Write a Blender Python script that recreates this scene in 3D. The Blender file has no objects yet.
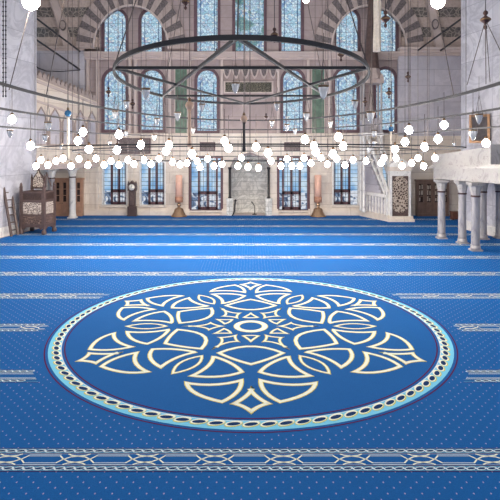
import bpy, math, random
from math import pi, sin, cos, radians, sqrt
from mathutils import Vector, Matrix
from mathutils.geometry import tessellate_polygon
random.seed(7)
SC = bpy.context.scene
COL = SC.collection
F = 517.0; HY = 146.0; CX = 250.0; H = 4.5
YW = 33.7
def W(px, py, Y): return Vector(((px-CX)*Y/F, Y, H+(HY-py)*Y/F))
def X(px, Y=YW): return (px-CX)*Y/F
def Z(py, Y=YW): return H+(HY-py)*Y/F
def YF(py): return H*F/(py-HY)          # depth of a floor point

# ------------------------------------------------------------------ materials
def rgb(r, g, b):
    f = lambda c: (c/255/12.92) if c/255 <= .04045 else ((c/255+.055)/1.055)**2.4
    return (f(r), f(g), f(b), 1)
class NT:
    def __init__(s, name):
        s.m = bpy.data.materials.new(name); s.m.use_nodes = True
        s.t = s.m.node_tree; s.n = s.t.nodes; s.l = s.t.links
        s.b = s.n['Principled BSDF']
        s.co = s.n.new('ShaderNodeTexCoord').outputs['Object']
    def link(s, a, b): s.l.new(a, b)
    def val(s, sock, v):
        if hasattr(v, 'links') or isinstance(v, bpy.types.NodeSocket): s.link(v, sock)
        else: sock.default_value = v
    def math(s, op, a, b=None, c=None):
        n = s.n.new('ShaderNodeMath'); n.operation = op
        s.val(n.inputs[0], a)
        if b is not None: s.val(n.inputs[1], b)
        if c is not None: s.val(n.inputs[2], c)
        return n.outputs[0]
    def mix(s, fac, a, b, mode='MIX'):
        n = s.n.new('ShaderNodeMix'); n.data_type = 'RGBA'; n.blend_type = mode
        s.val(n.inputs[0], fac); s.val(n.inputs[6], a); s.val(n.inputs[7], b)
        return n.outputs[2]
    def sep(s, v=None):
        n = s.n.new('ShaderNodeSeparateXYZ'); s.link(v or s.co, n.inputs[0]); return n.outputs
    def comb(s, x, y, z=0.0):
        n = s.n.new('ShaderNodeCombineXYZ')
        for i, v in enumerate((x, y, z)): s.val(n.inputs[i], v)
        return n.outputs[0]
    def noise(s, scale, detail=3, vec=None, rough=.5, dist=0.):
        n = s.n.new('ShaderNodeTexNoise'); n.inputs['Scale'].default_value = scale
        n.inputs['Detail'].default_value = detail; n.inputs['Roughness'].default_value = rough
        n.inputs['Distortion'].default_value = dist
        s.link(vec or s.co, n.inputs['Vector']); return n.outputs['Fac']
    def voro(s, scale, feature='F1', vec=None):
        n = s.n.new('ShaderNodeTexVoronoi'); n.feature = feature
        n.inputs['Scale'].default_value = scale; s.link(vec or s.co, n.inputs['Vector']); return n.outputs
    def ramp(s, fac, stops, mode='LINEAR'):
        n = s.n.new('ShaderNodeValToRGB'); n.color_ramp.interpolation = mode
        e = n.color_ramp.elements
        while len(e) < len(stops): e.new(.5)
        for q, (p, c) in zip(e, stops): q.position = p; q.color = c
        s.link(fac, n.inputs[0]); return n.outputs[0]
    def bump(s, h, strength=.3, dist=.02):
        n = s.n.new('ShaderNodeBump'); n.inputs['Strength'].default_value = strength
        n.inputs['Distance'].default_value = dist; s.link(h, n.inputs['Height']); s.link(n.outputs[0], s.b.inputs['Normal'])
    def base(s, c, rough=.5, metal=0.):
        s.val(s.b.inputs['Base Color'], c); s.b.inputs['Roughness'].default_value = rough
        s.b.inputs['Metallic'].default_value = metal
    def emit(s, c, k):
        s.val(s.b.inputs['Emission Color'], c); s.b.inputs['Emission Strength'].default_value = k
        
def simple(name, c, rough=.5, metal=0., var=.12, scale=6.):
    t = NT(name); n = t.noise(scale, 4)
    d = tuple(x*(1-var) for x in c[:3])+(1,); l = tuple(min(1, x*(1+var)) for x in c[:3])+(1,)
    t.base(t.ramp(n, [(.35, d), (.65, l)]), rough, metal); return t.m

def stone(name, c1, c2, joint, axis='x', bw=1.5, bh=.62, vein=None, veinamt=.5, vs=.6, rough=.45, mortar=.012, squash=.5):
    t = NT(name); s = t.sep()
    u = s[0] if axis == 'x' else s[1]
    v = t.comb(u, s[2])
    br = t.n.new('ShaderNodeTexBrick'); t.link(v, br.inputs['Vector'])
    br.inputs['Scale'].default_value = 1; br.inputs['Brick Width'].default_value = bw
    br.inputs['Row Height'].default_value = bh; br.inputs['Mortar Size'].default_value = mortar
    br.inputs['Mortar Smooth'].default_value = .3
    br.inputs['Color1'].default_value = c1; br.inputs['Color2'].default_value = c2
    br.inputs['Mortar'].default_value = joint; br.offset = squash
    col = br.outputs['Color']
    n = t.noise(vs, 8, rough=.65, dist=1.6)
    band = t.math('ABSOLUTE', t.math('SUBTRACT', n, .5))
    vn = t.ramp(band, [(0, (1, 1, 1, 1)), (.07, (0, 0, 0, 1))])
    col = t.mix(t.math('MULTIPLY', vn, veinamt), col, vein or joint)
    n2 = t.noise(1.1, 5)
    col = t.mix(.35, col, t.ramp(n2, [(.3, (.62, .62, .62, 1)), (.7, (1, 1, 1, 1))]), 'MULTIPLY')
    t.base(col, rough); t.bump(br.outputs['Fac'], .25, -.01); return t.m

M = {}
M['wall'] = stone('cut_stone_wall', rgb(176,158,156), rgb(164,148,146), rgb(118,104,104), bw=2.3, bh=.8, veinamt=.15)
M['cream_marble'] = stone('cream_marble', rgb(238,226,212), rgb(226,212,198), rgb(190,172,158), bw=2.6, bh=.7, veinamt=.25, vein=rgb(200,182,166))
M['niche'] = stone('grey_veined_niche_marble', rgb(244,242,236), rgb(228,224,218), rgb(168,164,156), bw=4., bh=.3, veinamt=.5, vein=rgb(140,142,136), vs=1.2)
M['pier'] = stone('pale_slab_marble', rgb(222,220,226), rgb(204,202,210), rgb(150,148,160), axis='y', bw=2.6, bh=1.5, veinamt=.55, vein=rgb(168,166,176), vs=.45, squash=0.)
M['bay'] = stone('grey_block_marble', rgb(206,200,206), rgb(192,188,196), rgb(140,136,146), bw=3.4, bh=1.05, veinamt=.3, vein=rgb(160,156,166))
M['side'] = stone('side_marble', rgb(206,200,206), rgb(192,188,196), rgb(140,136,146), axis='y', bw=3.4, bh=1.05, veinamt=.3)
M['ablaq'] = None
def striped():
    t = NT('striped_courses'); s = t.sep()
    k = t.math('GREATER_THAN', t.math('FRACT', t.math('MULTIPLY', s[2], .78)), .5)
    n = t.noise(7, 6); n3 = t.voro(3.4, 'DISTANCE_TO_EDGE')[0]
    a = t.ramp(n, [(.35, rgb(78,74,74)), (.65, rgb(112,104,100))])
    a = t.mix(t.ramp(n3, [(.05, (1,1,1,1)), (.09, (0,0,0,1))]), a, rgb(150,140,132))
    b = t.ramp(n, [(.3, rgb(168,150,142)), (.7, rgb(190,172,162))])
    t.base(t.mix(k, a, b), .6); return t.m
M['stripe'] = striped()
M['dark_stone'] = simple('dark_painted_voussoir', rgb(104,95,96), .6, var=.35, scale=9)
M['light_stone'] = simple('pale_voussoir', rgb(172,156,150), .6, var=.12, scale=5)
M['trim'] = simple('moulded_stone', rgb(198,182,176), .5, var=.08, scale=2)
M['white_marble'] = None
def wmarble():
    t = NT('white_marble'); n = t.noise(1.3, 9, rough=.7, dist=1.2)
    c = t.ramp(n, [(.3, rgb(176,172,172)), (.42, rgb(226,222,218)), (.55, rgb(240,237,232)), (.62, rgb(206,200,196)), (.68, rgb(238,234,230))])
    t.base(c, .3); return t.m
M['white_marble'] = wmarble()
def cmarble():
    t = NT('grey_column_marble'); s = t.sep(); v = t.comb(t.math('MULTIPLY', s[0], 2.5), t.math('MULTIPLY', s[1], 2.5), t.math('MULTIPLY', s[2], .7))
    n = t.noise(1.6, 8, v, .7, 1.)
    c = t.ramp(n, [(.3, rgb(100,98,104)), (.45, rgb(160,156,158)), (.6, rgb(176,170,168)), (.7, rgb(124,116,116))])
    t.base(c, .3); return t.m
def pmarble():
    t = NT('platform_marble'); n = t.noise(1.3, 9, rough=.7, dist=1.2)
    c = t.ramp(n, [(.3, rgb(112,109,110)), (.42, rgb(150,147,146)), (.55, rgb(162,158,157)), (.62, rgb(126,123,122)), (.68, rgb(158,155,154))])
    t.base(c, .4); return t.m
M['platform'] = pmarble()
M['col'] = cmarble()
M['green'] = simple('green_marble', rgb(88,112,96), .35, var=.3, scale=3)
M['maroon'] = simple('maroon_window_surround', rgb(96,72,80), .5, var=.15)
M['wood_frame'] = simple('dark_red_window_wood', rgb(92,58,66), .45, var=.15)
M['iron'] = simple('dark_iron', rgb(44,44,50), .7, 0.)
M['wire'] = simple('thin_wire', rgb(96,86,84), .5, .4)
M['brass'] = simple('aged_brass', rgb(120,96,74), .4, .7)
M['dark_brass'] = simple('tarnished_metal', rgb(78,56,56), .45, .5)
M['bell'] = simple('polished_bell_metal', rgb(172,140,112), .22, .7)
M['candle'] = simple('pink_wax', rgb(240,190,166), .55, var=.05)
M['candle_band'] = simple('brown_wax_band', rgb(176,128,104), .5)
M['clock_wood'] = simple('dark_clock_wood', rgb(74,56,52), .4, var=.2, scale=10)
M['white'] = simple('white_enamel', rgb(238,236,228), .4, var=.03)
M['black'] = simple('black_paint', rgb(36,34,36), .4)
M['cab'] = simple('brown_cabinet_wood', rgb(176,136,112), .45, var=.12, scale=4)
M['cab2'] = simple('grey_brown_cabinet_wood', rgb(124,100,88), .45, var=.14, scale=4)
M['cab_glass'] = simple('dim_cabinet_glass', rgb(70,58,56), .12, var=.3, scale=5)
M['books'] = simple('book_spines', rgb(190,176,160), .5, var=.3, scale=14)
M['walnut'] = simple('dark_walnut', rgb(88,70,66), .45, var=.2, scale=9)
M['brown_pan'] = simple('reddish_brown_panel', rgb(62,44,38), .45, var=.3, scale=12)
M['cloth'] = simple('cream_cloth', rgb(232,220,204), .9, var=.08, scale=8)
M['spire'] = simple('brown_spire', rgb(84,66,62), .6, var=.25, scale=4)
M['blue_glass'] = simple('blue_glaze', rgb(44,104,150), .15, var=.2)
M['egg'] = simple('pale_egg', rgb(206,172,150), .5, var=.1)
M['gilt'] = simple('gilt_frame', rgb(136,104,78), .4, .5)
M['dim'] = simple('dim_picture', rgb(70,64,68), .7, var=.3)
M['chest'] = simple('brown_chest_wood', rgb(104,66,52), .5, var=.2)
def inlay(name, wood, light, sc, th=.07):
    t = NT(name); s = t.sep()
    v = t.comb(t.math('ADD', s[0], s[1]), s[2])
    d = t.voro(sc, 'DISTANCE_TO_EDGE', v)[0]
    k = t.ramp(d, [(th, (1,1,1,1)), (th+.04, (0,0,0,1))])
    t.base(t.mix(k, wood, light), .45); return t.m
M['inlay'] = inlay('inlaid_lattice', rgb(84,64,60), rgb(214,200,186), 12, .10)
M['inlay2'] = inlay('inlaid_panel', rgb(66,46,40), rgb(140,116,104), 11, .05)
M['carved'] = inlay('carved_door_lattice', rgb(78,58,50), rgb(190,174,158), 7., .09)
def plaque(name, bg, fg, sc):
    t = NT(name); s = t.sep(); v = t.comb(t.math('MULTIPLY', s[0], 1.3), s[2])
    n = t.noise(sc, 3, v, .6, 2.5)
    k = t.ramp(t.math('ABSOLUTE', t.math('SUBTRACT', n, .5)), [(.015, (1,1,1,1)), (.035, (0,0,0,1))])
    t.base(t.mix(k, bg, fg), .8); return t.m
M['script'] = plaque('calligraphy_panel', rgb(24,30,28), rgb(160,150,130), 7)
M['plq'] = plaque('dim_plaque', rgb(104,92,92), rgb(150,138,132), 5)

def stained(name, seed, k=1.0, hue=0):
    t = NT(name); s = t.sep()
    off = t.comb(t.math('ADD', t.math('PINGPONG', t.math('ADD', s[0], 100.), .0001), seed*3.1), s[2])
    v = t.comb(s[0], s[2], float(seed))
    vo = t.voro(8, 'F1', v); ed = t.voro(8, 'DISTANCE_TO_EDGE', v)[0]
    rs = t.n.new('ShaderNodeSeparateColor'); t.link(vo['Color'], rs.inputs[0])
    pal = [(0, rgb(70,120,190)), (.16, rgb(150,205,235)), (.34, rgb(225,245,250)), (.52, rgb(120,190,215)),
           (.66, rgb(190,225,240)), (.76, rgb(150,160,200)), (.84, rgb(240,240,230)), (.93, rgb(110,150,130) if hue else rgb(176,150,170))]
    c = t.ramp(rs.outputs[0], pal, 'CONSTANT')
    n = t.noise(1.0, 2, v)
    c = t.mix(t.ramp(n, [(.35, (.2,.2,.2,1)), (.6, (.65,.65,.65,1))]), c, rgb(214,240,252))
    if hue:
        n2 = t.noise(1.3, 2, t.comb(s[0], s[2], 9.))
        c = t.mix(t.ramp(n2, [(.52, (0,0,0,1)), (.6, (.7,.7,.7,1))]), c, rgb(70,130,96))
    # lead lines: cell edges and rectangular bars
    le = t.ramp(ed, [(.03, (1,1,1,1)), (.07, (0,0,0,1))])
    gz = t.math('LESS_THAN', t.math('FRACT', t.math('MULTIPLY', s[2], 1.6)), .06)
    c = t.mix(t.math('MULTIPLY', le, .75), c, rgb(70,92,128))
    c = t.mix(t.math('MULTIPLY', gz, .5), c, rgb(70,92,128))
    t.base(rgb(30,40,60), .25); t.emit(c, k); return t.m
M['stained'] = stained('stained_glass', 1, .85)
M['stained_green'] = stained('stained_glass_green', 4, .78, 1)
def day():
    t = NT('daylit_clear_pane'); s = t.sep(); v = t.comb(s[0], s[2], 2.)
    n = t.noise(.8, 4, v)
    c = t.ramp(n, [(.3, rgb(90,140,205)), (.45, rgb(150,195,235)), (.6, rgb(215,235,250)), (.75, rgb(180,205,225))])
    t.base(rgb(30,40,60), .15); t.emit(c, .85); return t.m
M['day'] = day()
def street():
    t = NT('daylit_low_pane'); s = t.sep(); v = t.comb(s[0], s[2], 5.)
    n = t.noise(1.5, 3, v, .6, .8)
    c = t.ramp(n, [(.36, rgb(60,70,90)), (.46, rgb(130,150,180)), (.5, rgb(240,244,250)), (.62, rgb(225,232,242)), (.66, rgb(120,84,96))])
    t.base(rgb(30,40,60), .15); t.emit(c, .8); return t.m
M['street'] = street()
def glow(name, c, k):
    t = NT(name); t.base(c, .4); t.emit(c, k); return t.m
M['bulb'] = glow('lit_bulb', (1, .92, .83, 1), 105.)
M['biglamp'] = glow('lit_lamp', (1, .88, .72, 1), 60.)
def glass():
    t = NT('clear_lamp_glass'); t.base((.9, .92, .95, 1), .08)
    t.b.inputs['Transmission Weight'].default_value = .55; t.b.inputs['Alpha'].default_value = .75
    return t.m
M['glass'] = glass()
# carpet
def carpet():
    t = NT('blue_prayer_carpet'); s = t.sep()
    n = t.noise(60, 2); n2 = t.noise(.35, 3)
    c = t.ramp(n, [(.3, rgb(14,88,156)), (.7, rgb(20,102,174))])
    c = t.mix(.25, c, t.ramp(n2, [(.3, (.75,.75,.78,1)), (.7, (1,1,1,1))]), 'MULTIPLY')
    # staggered woven dots
    dy = .112; dx = .222
    ry = t.math('DIVIDE', s[1], dy); row = t.math('FLOOR', ry)
    fy = t.math('MULTIPLY', t.math('SUBTRACT', t.math('FRACT', ry), .5), dy)
    rx = t.math('ADD', t.math('DIVIDE', s[0], dx), t.math('MULTIPLY', row, .5))
    fx = t.math('MULTIPLY', t.math('SUBTRACT', t.math('FRACT', rx), .5), dx)
    d = t.math('SQRT', t.math('ADD', t.math('MULTIPLY', fx, fx), t.math('MULTIPLY', t.math('MULTIPLY', fy, .6), t.math('MULTIPLY', fy, .6))))
    dot = t.math('LESS_THAN', d, .0095)
    r = t.math('SQRT', t.math('ADD', t.math('POWER', s[0], 2.), t.math('POWER', t.math('SUBTRACT', s[1], 12.85), 2.)))
    dot = t.math('MULTIPLY', dot, t.math('GREATER_THAN', r, 4.85))
    c = t.mix(t.math('MULTIPLY', dot, .55), c, rgb(222,196,220))
    t.base(c, .9); t.b.inputs['Specular IOR Level'].default_value = .12; t.bump(n, .15, .01)
    return t.m
M['carpet'] = carpet()
def yarn(name, c):
    t = NT(name); n = t.noise(50, 2); d = tuple(x*.9 for x in c[:3])+(1,)
    t.base(t.ramp(n, [(.3, d), (.7, c)]), .9); t.b.inputs['Specular IOR Level'].default_value = .12; return t.m
M['y_blue'] = yarn('mid_blue_yarn', rgb(17,95,165))
M['y_dark'] = yarn('deep_blue_yarn', rgb(10,56,106))
M['y_light'] = yarn('sky_blue_yarn', rgb(130,216,246))
M['y_white'] = yarn('white_blue_yarn', rgb(228,244,250))
M['y_cream'] = yarn('cream_yarn', rgb(255,255,232))
M['y_yellow'] = yarn('yellow_yarn', rgb(226,214,84))
M['y_red'] = yarn('wine_yarn', rgb(84,26,78))

# ------------------------------------------------------------------ mesh helpers
class MB:
    def __init__(s): s.v = []; s.f = []; s.mi = []; s.mats = []; s.sm = []
    def mid(s, m):
        m = M[m] if isinstance(m, str) else m
        if m not in s.mats: s.mats.append(m)
        return s.mats.index(m)
    def add(s, vs, fs, m, smooth=False):
        o = len(s.v); s.v += [tuple(v) for v in vs]; k = s.mid(m)
        for f in fs: s.f.append([i+o for i in f]); s.mi.append(k); s.sm.append(smooth)
        return s
    def box(s, x0, x1, y0, y1, z0, z1, m, T=None):
        vs = [(x, y, z) for x in (x0, x1) for y in (y0, y1) for z in (z0, z1)]
        if T: vs = [T @ Vector(v) for v in vs]
        return s.add(vs, [(0,1,3,2),(4,6,7,5),(0,4,5,1),(2,3,7,6),(0,2,6,4),(1,5,7,3)], m)
    def bar(s, a, b, w, h, m, up=(0,0,1)):
        a = Vector(a); b = Vector(b); d = (b-a).normalized(); u = Vector(up)
        if abs(d.dot(u)) > .98: u = Vector((0,1,0))
        r = d.cross(u).normalized(); u = r.cross(d)
        vs = [p + r*(w/2*i) + u*(h/2*j) for p in (a, b) for i, j in ((-1,-1),(1,-1),(1,1),(-1,1))]
        return s.add(vs, [(0,3,2,1),(4,5,6,7),(0,1,5,4),(1,2,6,5),(2,3,7,6),(3,0,4,7)], m)
    def tube(s, pts, r, m, n=6, closed=False):
        pts = [Vector(p) for p in pts]; vs = []; N = len(pts)
        for i, p in enumerate(pts):
            a = pts[i-1] if (i > 0 or closed) else p; b = pts[(i+1) % N] if (i < N-1 or closed) else p
            d = (b-a).normalized(); u = Vector((0,0,1)) if abs(d.z) < .9 else Vector((0,1,0))
            q = d.cross(u).normalized(); u = q.cross(d)
            rr = r[i] if isinstance(r, (list, tuple)) else r
            vs += [p + q*(rr*cos(2*pi*k/n)) + u*(rr*sin(2*pi*k/n)) for k in range(n)]
        fs = [(i*n+k, i*n+(k+1) % n, ((i+1) % N)*n+(k+1) % n, ((i+1) % N)*n+k) for i in range(N if closed else N-1) for k in range(n)]
        if not closed: fs += [tuple(range(n))[::-1], tuple(range((N-1)*n, N*n))]
        return s.add(vs, fs, m, True)
    def lathe(s, prof, c, m, n=16, rot=0., smooth=True, T=None):
        c = Vector(c); vs = []
        for r, z in prof:
            vs += [Vector((r*cos(2*pi*k/n+rot), r*sin(2*pi*k/n+rot), z)) for k in range(n)]
        vs = [(T @ v if T else v)+c for v in vs]
        P = len(prof)
        fs = [(i*n+k, i*n+(k+1) % n, (i+1)*n+(k+1) % n, (i+1)*n+k) for i in range(P-1) for k in range(n)]
        fs += [tuple(range(n))[::-1], tuple(range((P-1)*n, P*n))]
        return s.add(vs, fs, m, smooth)
    def slab(s, loops, f3, depth, m):
        """flat plate with holes; loops in 2D, f3(u,v,d)->3D, thickness 'depth'"""
        L = [[Vector((u, v, 0)) for u, v in lp] for lp in loops]
        tris = tessellate_polygon(L); flat = [p for lp in L for p in lp]; n = len(flat)
        vs = [f3(p.x, p.y, 0) for p in flat]+[f3(p.x, p.y, depth) for p in flat]
        fs = [tuple(t) for t in tris]+[tuple(i+n for i in reversed(t)) for t in tris]
        o = 0
        for lp in L:
            k = len(lp)
            for i in range(k): fs.append((o+i, o+(i+1) % k, o+(i+1) % k+n, o+i+n))
            o += k
        return s.add(vs, fs, m)
    def build(s, name, parent=None, loc=None, rz=0., bevel=0.):
        me = bpy.data.meshes.new(name)
        vs = s.v
        if loc is not None and parent is None:
            pass
        me.from_pydata(vs, [], s.f); me.update()
        for m in s.mats: me.materials.append(m)
        me.polygons.foreach_set('material_index', s.mi); me.polygons.foreach_set('use_smooth', s.sm)
        import bmesh
        bm = bmesh.new(); bm.from_mesh(me); bmesh.ops.recalc_face_normals(bm, faces=bm.faces); bm.to_mesh(me); bm.free()
        o = bpy.data.objects.new(name, me); COL.objects.link(o)
        if loc is not None: o.location = loc
        if rz: o.rotation_euler.z = rz
        if parent: o.parent = parent
        if bevel:
            b = o.modifiers.new('bevel', 'BEVEL'); b.width = bevel; b.segments = 2; b.limit_method = 'ANGLE'
        return o
def tag(o, label=None, cat=None, group=None, kind=None):
    if label: o['label'] = label
    if cat: o['category'] = cat
    if group: o['group'] = group
    if kind: o['kind'] = kind
    return o
def thing(name, label, cat, loc=(0,0,0), rz=0., group=None, kind=None):
    o = bpy.data.objects.new(name, None); COL.objects.link(o); o.location = loc; o.rotation_euler.z = rz
    o.empty_display_size = .2
    return tag(o, label, cat, group, kind)
def copy_tree(o, parent=None):
    c = o.copy(); COL.objects.link(c); c.parent = parent
    for ch in list(o.children): copy_tree(ch, c)
    return c
def wallf(Y0):     # plate in the x-z plane, front at Y0, thickness grows backwards
    return lambda u, v, d: Vector((u, Y0+d, v))

# ------------------------------------------------------------------ SHELL
MB().box(-14.5, 14.5, -3, 36.5, -.3, 0, 'trim').build('floor')
tag(bpy.data.objects['floor'], 'stone floor wholly covered by the blue carpet', 'floor', kind='structure')

# windows: (px0, px1, top, bottom, arched, type)
WIN = [(104,126,10,52,1,'s'),(141,162,10,52,1,'s'),(197,218,-26,52,0,'s'),(235,264,-26,52,0,'g'),(281,301,-26,52,0,'s'),
       (336,358,9,51.5,1,'s'),(377,396,9,51.5,1,'s'),
       (104,126,70,130,1,'s'),(141,163,70,130,1,'s'),(197,217,70,131,1,'s'),(283,303,70,131,1,'s'),(335,357,69,130,1,'s'),(376,395,69,130,1,'s'),
       (103.5,127,162,205,0,'d'),(141,165,162,205,0,'d'),(191,221,158,210,0,'e'),(279,307.5,158,210,0,'e'),(333,358,162,205,0,'d'),(370,387,162,205,0,'d')]
def hole(x0, x1, zt, zb, arched, grow=0.):
    x0 -= grow; x1 += grow; zt += grow; zb -= grow
    if not arched: return [(x0, zb), (x1, zb), (x1, zt), (x0, zt)]
    r = (x1-x0)/2; c = (x0+x1)/2; z0 = zt-r*1.02
    return [(x0, zb), (x1, zb)]+[(c+r*cos(a), z0+r*1.02*sin(a)) for a in [pi*i/14 for i in range(15)]]
NX0, NX1 = X(231), X(269)
def wins(): return [hole(X(a), X(b), Z(t), Z(bt), ar) for a, b, t, bt, ar, k in WIN]
mb = MB()
ext = [(-14.3, 0), (NX0, 0), (NX0, Z(166)), (NX0+.25, Z(160)), ((NX0+NX1)/2, Z(154)), (NX1-.25, Z(160)), (NX1, Z(166)), (NX1, 0), (14.3, 0), (14.3, 16.5), (-14.3, 16.5)]
mb.slab([ext]+wins(), wallf(YW), .55, 'wall')
tag(mb.build('wall_far'), 'tall pinkish stone end wall with three tiers of windows', 'wall', kind='structure')
# niche behind the opening
mb = MB()
ncx = (NX0+NX1)/2
def niche(u, v, d): return Vector((u, v, d))
arc = [(ncx+(NX1-NX0)/2*cos(a), YW+.5+0.75*sin(a)) for a in [pi*i/16 for i in range(17)]]
vs = [(x, y, 0) for x, y in arc]+[(x, y, 4.4) for x, y in arc]
mb.add(vs, [(i, i+1, i+18, i+17) for i in range(16)]+[tuple(range(17, 34))], 'niche', True)
tag(mb.build('wall_niche'), 'curved grey marble prayer niche in middle of the end wall', 'wall', kind='structure')
# cream dado cladding of the lower wall
mb = MB()
def rect(a, b, t, bt): return [(X(a), Z(bt)), (X(b), Z(bt)), (X(b), Z(t)), (X(a), Z(t))]
low = [w for w, q in zip(wins(), WIN) if q[5] in 'de']
mb.slab([[(X(86), 0.), (NX0-.05, 0.), (NX0-.05, Z(166)), (NX0+.2, Z(158)), (ncx, Z(152)), (NX1-.2, Z(158)), (NX1+.05, Z(166)), (NX1+.05, 0.), (X(405), 0.), (X(405), Z(136)), (X(86), Z(136))]]+low, wallf(YW-.12), .14, 'cream_marble')
tag(mb.build('wall_cladding'), 'cream marble cladding around the lowest windows', 'wall', kind='structure')
# central forward face above cornice
mb = MB()
mb.slab([[(X(168), Z(54)), (X(334), Z(54)), (X(334), 16.4), (X(168), 16.4)]]+[w for w, q in zip(wins(), WIN) if q[5] in 'sg' and q[3] < 60 and 190 < q[0] < 300], wallf(YW-.25), .3, 'wall')
tag(mb.build('wall_center'), 'plain pinkish middle stretch of upper wall with three tall windows', 'wall', kind='structure')
# corner bays: striped vault courses
for nm, a, b, lab in (('wall_corner_left', 14, 99, 'striped grey and pink stone vault courses in left corner'), ('wall_corner_right', 401, 486, 'striped grey and pink stone vault courses in right corner')):
    mb = MB(); mb.box(X(a), X(b), YW-.3, YW+.02, Z(50), 16.4, 'stripe')
    tag(mb.build(nm), lab, 'wall', kind='structure')
mb = MB(); mb.box(X(397), X(487), YW-.3, YW+.02, Z(136), Z(55), 'bay'); mb.box(X(397), X(487), YW-.3, YW+.02, 0, Z(136), 'cream_marble')
tag(mb.build('wall_bay_right'), 'grey marble block wall of the right corner bay', 'wall', kind='structure')
mb = MB(); mb.box(X(14), X(86), YW-.3, YW+.02, Z(105), Z(50), 'bay'); mb.box(X(14), X(86), YW-.3, YW+.02, 0, Z(105), 'cream_marble')
tag(mb.build('wall_bay_left'), 'grey marble wall of the left corner bay', 'wall', kind='structure')
# cornice + courses
def moulding(name, a, b, py0, py1, out, lab, m='trim', Y0=YW):
    z1, z0 = Z(py0), Z(py1); h = z1-z0; mb = MB()
    for k, (f0, f1, o) in enumerate(((0, .3, .35), (.3, .55, .6), (.55, .8, .8), (.8, 1, 1.))):
        mb.box(X(a), X(b), Y0-out*o, Y0, z0+h*f0, z0+h*f1, m)
    tag(mb.build(name), lab, 'moulding', kind='structure')
moulding('trim_1', 86, 397, 53, 60, .55, 'long stone cornice under the upper windows')
moulding('trim_2', 397, 487, 49, 60, .75, 'stone cornice across the right corner bay')
moulding('trim_3', 86, 405, 133.5, 137.5, .3, 'thin stone string course under the middle windows', 'cream_marble')
moulding('trim_4', 14, 86, 48, 53, .6, 'stone cornice of the left corner bay')
mb = MB()
for a, b in ((86, 190), (222, 230.5), (269.5, 278), (308, 360)):
    mb.box(X(a), X(b), YW-.34, YW, .02, .3, 'cream_marble'); mb.box(X(a), X(b), YW-.24, YW, .3, .42, 'cream_marble')
tag(mb.build('baseboard_far'), 'low stepped marble plinth along the end wall', 'baseboard', kind='structure')
# pilasters
mb = MB()
for px in (88.5, 98, 130.5, 136, 170, 190, 222, 278, 308, 329, 363, 370, 399):
    w = .16
    mb.box(X(px)-w/2, X(px)+w/2, YW-.2, YW+.02, Z(133), Z(60), 'trim')
for px in (98, 133, 170, 186, 312, 328, 363):
    mb.box(X(px)-.09, X(px)+.09, YW-.2, YW, .4, Z(137), 'cream_marble')
tag(mb.build('trim_5'), 'slender stone pilaster strips between the windows', 'moulding', kind='structure')
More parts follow.
